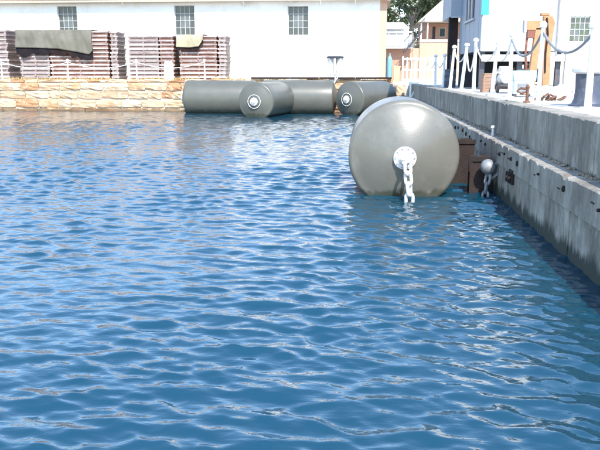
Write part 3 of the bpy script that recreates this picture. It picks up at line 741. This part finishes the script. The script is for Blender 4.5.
# orange davit
t = thing('orange_davit', 'orange painted steel davit with grey ended arm standing before the white shed', 'davit', (5.72, 24.2, QZ))
MB().add([(-.15 + dx, yy, z) for yy in (-.12, .12) for dx, z in ((-.22, 0), (.02, 0), (.14, 2.1), (-.06, 2.1))],
         [(0, 1, 2, 3), (7, 6, 5, 4)] + [(i, i + 4, (i + 1) % 4 + 4, (i + 1) % 4) for i in range(4)]).build('raking_leg', 'orange_paint', t, bevel=.012)
MB().add([(dx, yy, z) for yy in (-.14, .1) for dx, z in ((.12, 0), (.34, 0), (.30, 1.5), (.38, 2.25), (.28, 2.46), (.02, 2.46), (.06, 1.6))],
         [(0, 1, 2, 3, 4, 5, 6), (13, 12, 11, 10, 9, 8, 7)] + [(i, i + 7, (i + 1) % 7 + 7, (i + 1) % 7) for i in range(7)]).build('column', 'orange_paint', t, bevel=.012)
MB().b2(-.06, .2, -.13, .11, 2.47, 2.56).build('head_plate', 'orange_paint', t, bevel=.01)
MB().b2(-.48, -.0, -.12, .12, 2.03, 2.32).build('arm', 'orange_paint', t, bevel=.015)
MB().b2(-.58, -.483, -.13, .13, 1.96, 2.34).build('arm_end', 'grey_panel', t, bevel=.012)
MB().b2(-.46, -.14, -.10, .10, 1.78, 2.027).build('motor', 'brown_paint', t, bevel=.02)
MB().tube([(-.44, 0, 1.8), (-.46, 0, 1.3), (-.36, 0, .5)], .04, 8).build('hose', 'brown_paint', t, True)
MB().tube([(.1, -.17, 2.4), (.16, -.2, 1.9), (.13, -.18, 1.3), (.16, -.16, .7)], .028, 8).build('cable', 'rust_dark', t, True)
MB().b2(-.5, .5, -.3, .3, -.02, .05).build('base_plate', 'rust', t)

# pale green cabinet
t = thing('equipment_cabinet', 'pale green equipment cabinet with grey vent on the quay', 'cabinet', (4.82, 22.2, QZ))
MB().b2(-.30, .26, -.25, .25, .08, .47).build('body', 'white_paint', t, bevel=.015)
MB().add([(x * s_, yy * s2, z) for z, s_, s2 in ((.472, .33, .27), (.76, .36, .2)) for x, yy in ((-1, -1), (.92, -1), (.92, 1), (-1, 1))],
         [(0, 1, 2, 3), (7, 6, 5, 4)] + [(i, (i + 1) % 4, (i + 1) % 4 + 4, i + 4) for i in range(4)]).build('lid', 'pale_green', t, bevel=.015)
v = MB().b2(-.24, .12, -.27, -.252, .14, .42).build('vent', 'grey_panel', t)
for i in range(6): MB().b2(-.22, .10, -.285, -.272, .165 + i * .042, .185 + i * .042).build('slat', 'galv_dull', v)
for x in (-.26, .22): MB().b2(x - .04, x + .04, -.22, .22, -.01, .078).build('skid', 'dark_steel', t)
# compressor trolley
t = thing('compressor_trolley', 'white tank compressor trolley with black wheels beside the brown crate', 'compressor', (5.15, 26.9, QZ))
MB().lathe([(.02, -.42), (.16, -.40), (.2, -.33), (.2, .33), (.16, .40), (.02, .42)], 20, 'Y', (0, 0, .5)).build('tank', 'white_paint', t, True)
for s in (-1, 1):
    wv = MB().tube([(.27 * s, .17 * math.cos(a) - .3, .17 + .17 * math.sin(a)) for a in np.linspace(0, 6.283, 21)[:-1]], .045, 8, True).build('tyre', 'rubber', t, True)
    MB().lathe([(.12, -.02), (.12, .02)], 14).build('rim', 'galv_dull', wv, True).rotation_euler = (0, R(90), 0)
    wv.children[0].location = (.27 * s, -.3, .17)
MB().b2(-.22, .22, -.4, .4, .22, .29).build('frame', 'dark_steel', t, bevel=.01)
MB().b2(-.17, .17, -.2, .25, .705, .93).build('motor', 'white_paint', t, bevel=.03)
MB().tube([(-.2, .42, .28), (-.2, .62, .8), (.2, .62, .8), (.2, .42, .28)], .022, 8).build('handle', 'white_paint', t, True)
MB().tube([(-.15, -.3, .7), (-.35, -.45, .72), (-.5, -.4, .5), (-.42, -.3, .1)], .04, 8).build('hose', 'white_paint', t, True)
t = thing('generator_box', 'white generator box with dark grille before the open shed', 'generator', (5.75, 27.2, QZ))
MB().b2(-.32, .32, -.25, .25, .1, .72).build('body', 'white_paint', t, bevel=.03)
v = MB().b2(-.22, .1, -.27, -.252, .22, .6).build('grille', 'dark_steel', t)
for i in range(6): MB().b2(-.21, .09, -.285, -.272, .25 + i * .055, .275 + i * .055).build('slat', 'galv_dull', v)
MB().tube([(.2, 0, .715), (.2, 0, .95), (.28, 0, 1.02)], .035, 8).build('exhaust', 'dark_steel', t, True)
for x in (-.25, .25): MB().b2(x - .05, x + .05, -.24, .24, -.01, .098).build('skid', 'dark_steel', t)
t = thing('pipe_rack', 'white rack of pipes under the shed beside the steel drums', 'pipe rack', (7.4, 32.6, QZ))
for x in (-.4, .4): MB().b2(x - .03, x + .03, -.1, .1, 0, 1.05).build('upright', 'white_paint', t)
for i, z in enumerate((.25, .55, .85)): MB().tube([(-.62, -.13, z), (.58, -.13, z + .02)], (.05, .065, .045)[i], 10).build('pipe', ('white_paint', 'rust', 'galv_dull')[i], t, True)
# brown crate built of planks
def crate(label, loc, sx, sy, sz, m, rz=0):
    t = thing('timber_crate', label, 'crate', loc, rz)
    n = 5; h = sz / n
    for s in (-1, 1):
        for i in range(n):
            MB().b2(-sx / 2, sx / 2, s * sy / 2 - .012, s * sy / 2 + .012, i * h + .004, (i + 1) * h - .004).build('plank', m, t)
            MB().b2(s * sx / 2 - .012, s * sx / 2 + .012, -sy / 2 + .014, sy / 2 - .014, i * h + .004, (i + 1) * h - .004).build('plank', m, t)
        MB().b2(s * (sx / 2 - .05) - .03, s * (sx / 2 - .05) + .03, -sy / 2 - .034, -sy / 2 - .0125, 0, sz).build('batten', m, t)
    MB().b2(-sx / 2 - .02, sx / 2 + .02, -sy / 2 - .02, sy / 2 + .02, sz + .001, sz + .03).build('lid', m, t)
crate('brown timber crate on the quay before the raised white shed', (4.72, 28.7 - .9, QZ), .42, .5, .66, 'crate_wood')
crate('tall dark brown timber crate under the shed behind the compressor', (6.55, 34.2, QZ), .7, .6, .9, 'crate_wood', R(12))
# dark drums and bins under the shed
drum = MB().lathe([(.27, 0), (.28, .02), (.28, .27), (.295, .29), (.28, .31), (.28, .57), (.295, .59), (.28, .61), (.28, .86), (.29, .88), (.25, .885), (.02, .885)], 24).mesh('shell', 'dark_navy', True)
for (x, y_, lb) in ((4.38, 36.5, 'dark blue steel drum on the quay beside the railing'), (7.2, 33.4, 'dark blue steel drum under the shed behind the cabinet'),
                    (7.85, 33.2, 'dark blue steel drum under the shed, nearest its white wing wall')):
    t = thing('steel_drum', lb, 'drum', (x, y_, QZ), group='dark drums on the quay'); link('shell', drum, t)
    MB().lathe([(.04, .886), (.04, .905)], 10, c=(.15, 0, 0)).build('bung', 'galv_dull', t)
# white rope heap
rr = random.Random(14)
for i in range(20):
    x = 5.25 + (i % 10) * .15 + rr.uniform(-.1, .1); y_ = 22 + rr.uniform(-.5, .5) - (i < 10) * .5; n = 40; p = []
    Rr = rr.uniform(.14, .26)
    for k in range(n * 3):
        a = k / n * 6.283; r_ = Rr * (1 - .07 * k / n) * (1 + .25 * noise.noise((a, i, 0)))
        p.append((r_ * math.cos(a), r_ * math.sin(a) * .8, .035 + .05 * k / n + .05 * noise.noise((a * .7, i, 5))))
    o = MB().tube(p, .034, 6).build('rope_coil', 'rope_white', smooth=True, loc=(x, y_, QZ + .01 + (.10 if i >= 10 else 0)))
    tag(o, 'loose white rope coil lying in the heap between cabinet and shed wall', 'rope coil', 'white rope coils heaped on the quay')
    o.rotation_euler = (rr.uniform(-.2, .55), rr.uniform(-.3, .3), rr.uniform(-.6, .6))
# rusty shackle heap beside cabinet
for i in range(5):
    t = tag(MB().tube([(-.08, 0, .03), (-.09, .02, .16), (0, .04, .23), (.09, .02, .16), (.08, 0, .03)], .028, 8).build('rusty_shackle', 'rust', smooth=True, loc=(4.55 + i * .12, 19.2 + rr.uniform(-.2, .2), QZ)),
            'rusty iron shackle lying on the quay near the pale green cabinet', 'shackle', 'rusty shackles on the quay')
    t.rotation_euler = (R(rr.uniform(40, 85)), 0, rr.uniform(0, 6))

# ------------------------------------------------------------------ white railing at the end of the quay
t = thing('white_railing', 'white picket railing across the far end of the quay before the brick house', 'railing', (3.2, 57.0, QZ))
for z in (.95, 1.78):
    MB().b2(0, 4.3, -.03, .03, z - .06, z + .06).build('rail', 'white_paint', t)
MB().b2(0, 4.3, -.04, .04, .10, .26).build('kickboard', 'white_paint', t)
for i in range(14):
    MB().b2(i * .33 - .05, i * .33 + .06, -.065, -.032, 0, 1.9 + .08 * (i % 3 == 0)).build('picket', 'white_paint', t)
bl = thing('blue_gas_cylinder', 'blue gas cylinder standing before the brick wall by the white building corner', 'gas cylinder', (2.33, 60.5, 1.9))
MB().lathe([(.18, 0), (.19, .03), (.19, 1.75), (.17, 1.95), (.08, 2.1), (.05, 2.16)], 18).build('shell', 'blue_plastic', bl, True)
MB().lathe([(.04, 2.161), (.07, 2.18), (.07, 2.3), (.03, 2.32)], 10).build('valve', 'galv_dull', bl, True)
yb = thing('yellow_bin', 'yellow bin with lid standing beside the blue gas cylinder', 'bin', (2.92, 60.6, 1.9))
MB().add([(x * s_, yy * s_, z) for z, s_ in ((0, .2), (1.2, .26)) for x, yy in ((-1, -1), (1, -1), (1, 1), (-1, 1))],
         [(0, 1, 2, 3), (7, 6, 5, 4)] + [(i, (i + 1) % 4, (i + 1) % 4 + 4, i + 4) for i in range(4)]).build('body', 'yellow_plastic', yb, bevel=.02)
MB().b2(-.29, .29, -.3, .28, 1.201, 1.28).build('lid', 'yellow_plastic', yb, bevel=.02)

# ------------------------------------------------------------------ balcony building, stairs, brick house
bb = thing('balcony_building', 'pale building with glazed balcony over a brick ground floor', 'building', (2.4, 70, 1.9))
MB().b2(-.5, 2.2, .5, 6, 0, 3.0).build('brick_wall', 'brick_red_shade', bb)
MB().b2(-.6, 2.4, -.4, 6, 3.002, 3.15).build('balcony_slab', 'white_paint', bb)
for i in range(4):
    MB().b2(-.55 + i * .72, -.55 + i * .72 + .66, -.34, -.30, 3.22, 4.25).build('glass_panel', 'balcony_glass', bb)
for i in range(5): MB().b2(-.6 + i * .72 - .02, -.6 + i * .72 + .03, -.38, -.31, 3.152, 4.42).build('post', 'white_paint', bb)
MB().b2(-.62, 2.34, -.40, -.29, 4.422, 4.55).build('handrail', 'white_paint', bb)
MB().b2(-.4, 2.1, 1.6, 6, 3.152, 5.1).build('upper_wall', 'white_wall', bb)
MB().add([(-.9, -.6, 4.75), (2.0, -.6, 4.75), (1.6, 2.5, 5.45), (-.9, 2.5, 5.45), (-.9, -.6, 4.85), (2.0, -.6, 4.85), (1.6, 2.5, 5.55), (-.9, 2.5, 5.55)],
         [(0, 1, 2, 3), (7, 6, 5, 4)] + [(i, (i + 1) % 4, (i + 1) % 4 + 4, i + 4) for i in range(4)]).build('roof', 'white_paint', bb)
MB().b2(-.2, .45, .47, .498, 0, 2.1).build('door', 'dark_steel', bb)
t = thing('outdoor_stair', 'dark steel stair climbing from the balcony to the brick house veranda', 'stair', (3.9, 69.2, 4.6))
N = 11
for i in range(N): MB().b2(i * .17, i * .17 + .22, -.5, .5, i * .19, i * .19 + .05).build('tread', 'dark_steel', t)
for yy in (-.53, .53):
    MB().tube([(0, yy, -.05), (N * .17, yy, N * .19)], .07, 6).build('stringer', 'dark_steel', t)
    MB().tube([(0, yy, .9), (N * .17, yy, N * .19 + .9)], .035, 6).build('handrail', 'dark_steel', t)
    for i in range(0, N, 2): MB().tube([(i * .17 + .1, yy, i * .19), (i * .17 + .1, yy, i * .19 + .98)], .02, 6).build('baluster', 'dark_steel', t)
bh = thing('brick_house', 'brick house with tan hipped roof and white posted veranda', 'house', (5.6, 72, 1.9))
MB().b2(-.0, 9, 0, .3, 0, 3.65).build('lower_wall', 'brick_orange', bh)  # orange brick carries the sunlit tone against the shaded veranda wall
MB().b2(-1.2, -.004, .1, .4, 0, 3.1).build('side_wall', 'brick_orange', bh)
MB().b2(.02, 9, .302, 10, 3.5, 3.64).build('veranda_floor', 'fascia', bh)
MB().b2(.02, 9, 1.8, 2.1, 3.645, 5.5).build('veranda_wall', 'brick_red_shade', bh)
MB().b2(1.35, 1.62, 1.74, 1.798, 3.65, 5.2).build('door', 'gap_shade', bh)
w_ = MB().b2(2.0, 2.6, 1.75, 1.798, 4.2, 5.1).build('window', 'window_paint', bh)
MB().b2(2.06, 2.54, 1.73, 1.748, 4.26, 5.04).build('pane', 'pane_dark', w_)
MB().b2(.0, 9, -.06, .30, 3.652, 3.90).build('rail', 'white_paint', bh)
for x in (.1, .72, 2.85, 5, 7): MB().b2(x - .06, x + .06, 0, .12, 3.901, 5.46).build('veranda_post', 'white_paint', bh)
MB().b2(-.1, 9.1, -.06, .16, 5.461, 5.6).build('eave_beam', 'fascia', bh)
MB().add([(-.25, -.35, 5.55), (9.3, -.35, 5.55), (9.3, 10.3, 5.55), (-.25, 10.3, 5.55), (2.4, 4.0, 7.9), (9.3, 4.0, 7.9), (2.4, 6, 7.9), (9.3, 6, 7.9)],
         [(0, 1, 5, 4), (3, 0, 4, 6), (4, 5, 7, 6), (2, 3, 6, 7), (1, 2, 7, 5), (0, 3, 2, 1)]).build('roof', 'house_roof', bh)

# ------------------------------------------------------------------ trees
def tree(label, loc, h, cr, seed, m, nclump=70, leaves=70):
    rt = random.Random(seed)
    t = thing('gum_tree', label, 'tree', loc, group='gum trees behind the houses')
    base = Vector((0, 0, 0)); top = Vector((rt.uniform(-.6, .6), 0, h * .55)); mb = MB()
    mb.tube([base, base.lerp(top, .5) + Vector((.2, 0, 0)), top], [.32, .25, .17], 8)
    ends = []
    for i in range(9):
        a = rt.uniform(0, 6.283); s = base.lerp(top, rt.uniform(.5, 1)); e = s + Vector((math.cos(a) * cr * rt.uniform(.4, .85), math.sin(a) * cr * .6, h * rt.uniform(-.08, .38)))
        mb.tube([s, s.lerp(e, .5) + Vector((0, 0, .3)), e], [.12, .08, .03], 6); ends.append(e); ends.append(s.lerp(e, .6))
    mb.build('trunk', 'tree_bark', t, True)
    vs = []; fs = []
    for i in range(nclump):
        e = rt.choice(ends); c = e + Vector((rt.gauss(0, cr * .22), rt.gauss(0, cr * .22), rt.gauss(0, h * .07))); R0 = rt.uniform(.35, .85)
        for j in range(leaves):
            d = Vector((rt.gauss(0, 1), rt.gauss(0, 1), rt.gauss(0, .7))) * R0 * .55; p = c + d
            u = Vector((rt.gauss(0, 1), rt.gauss(0, 1), rt.gauss(0, 1))).normalized(); v = u.cross(Vector((rt.gauss(0, 1), rt.gauss(0, 1), rt.gauss(0, 1)))).normalized()
            L = rt.uniform(.16, .32); o = len(vs); vs += [p - u * L, p + v * L * .45, p + u * L, p - v * L * .45]; fs.append((o, o + 1, o + 2, o + 3))
    me = bpy.data.meshes.new('crown'); me.from_pydata(vs, [], fs); me.materials.append(MATS[m]); link('crown', me, t)
tree('dark green gum tree right behind the pale balcony building', (6.0, 88, 1.9), 15, 5.0, 3, 'leaf_dark', 95, 70)
tree('lighter olive gum tree beside the end of the white building', (3.4, 94, 1.9), 14, 4.4, 8, 'leaf_light', 110, 70)
tree('olive gum tree rising behind the tan hipped roof', (10.2, 98, 1.9), 17, 5, 12, 'leaf_light', 120, 70)
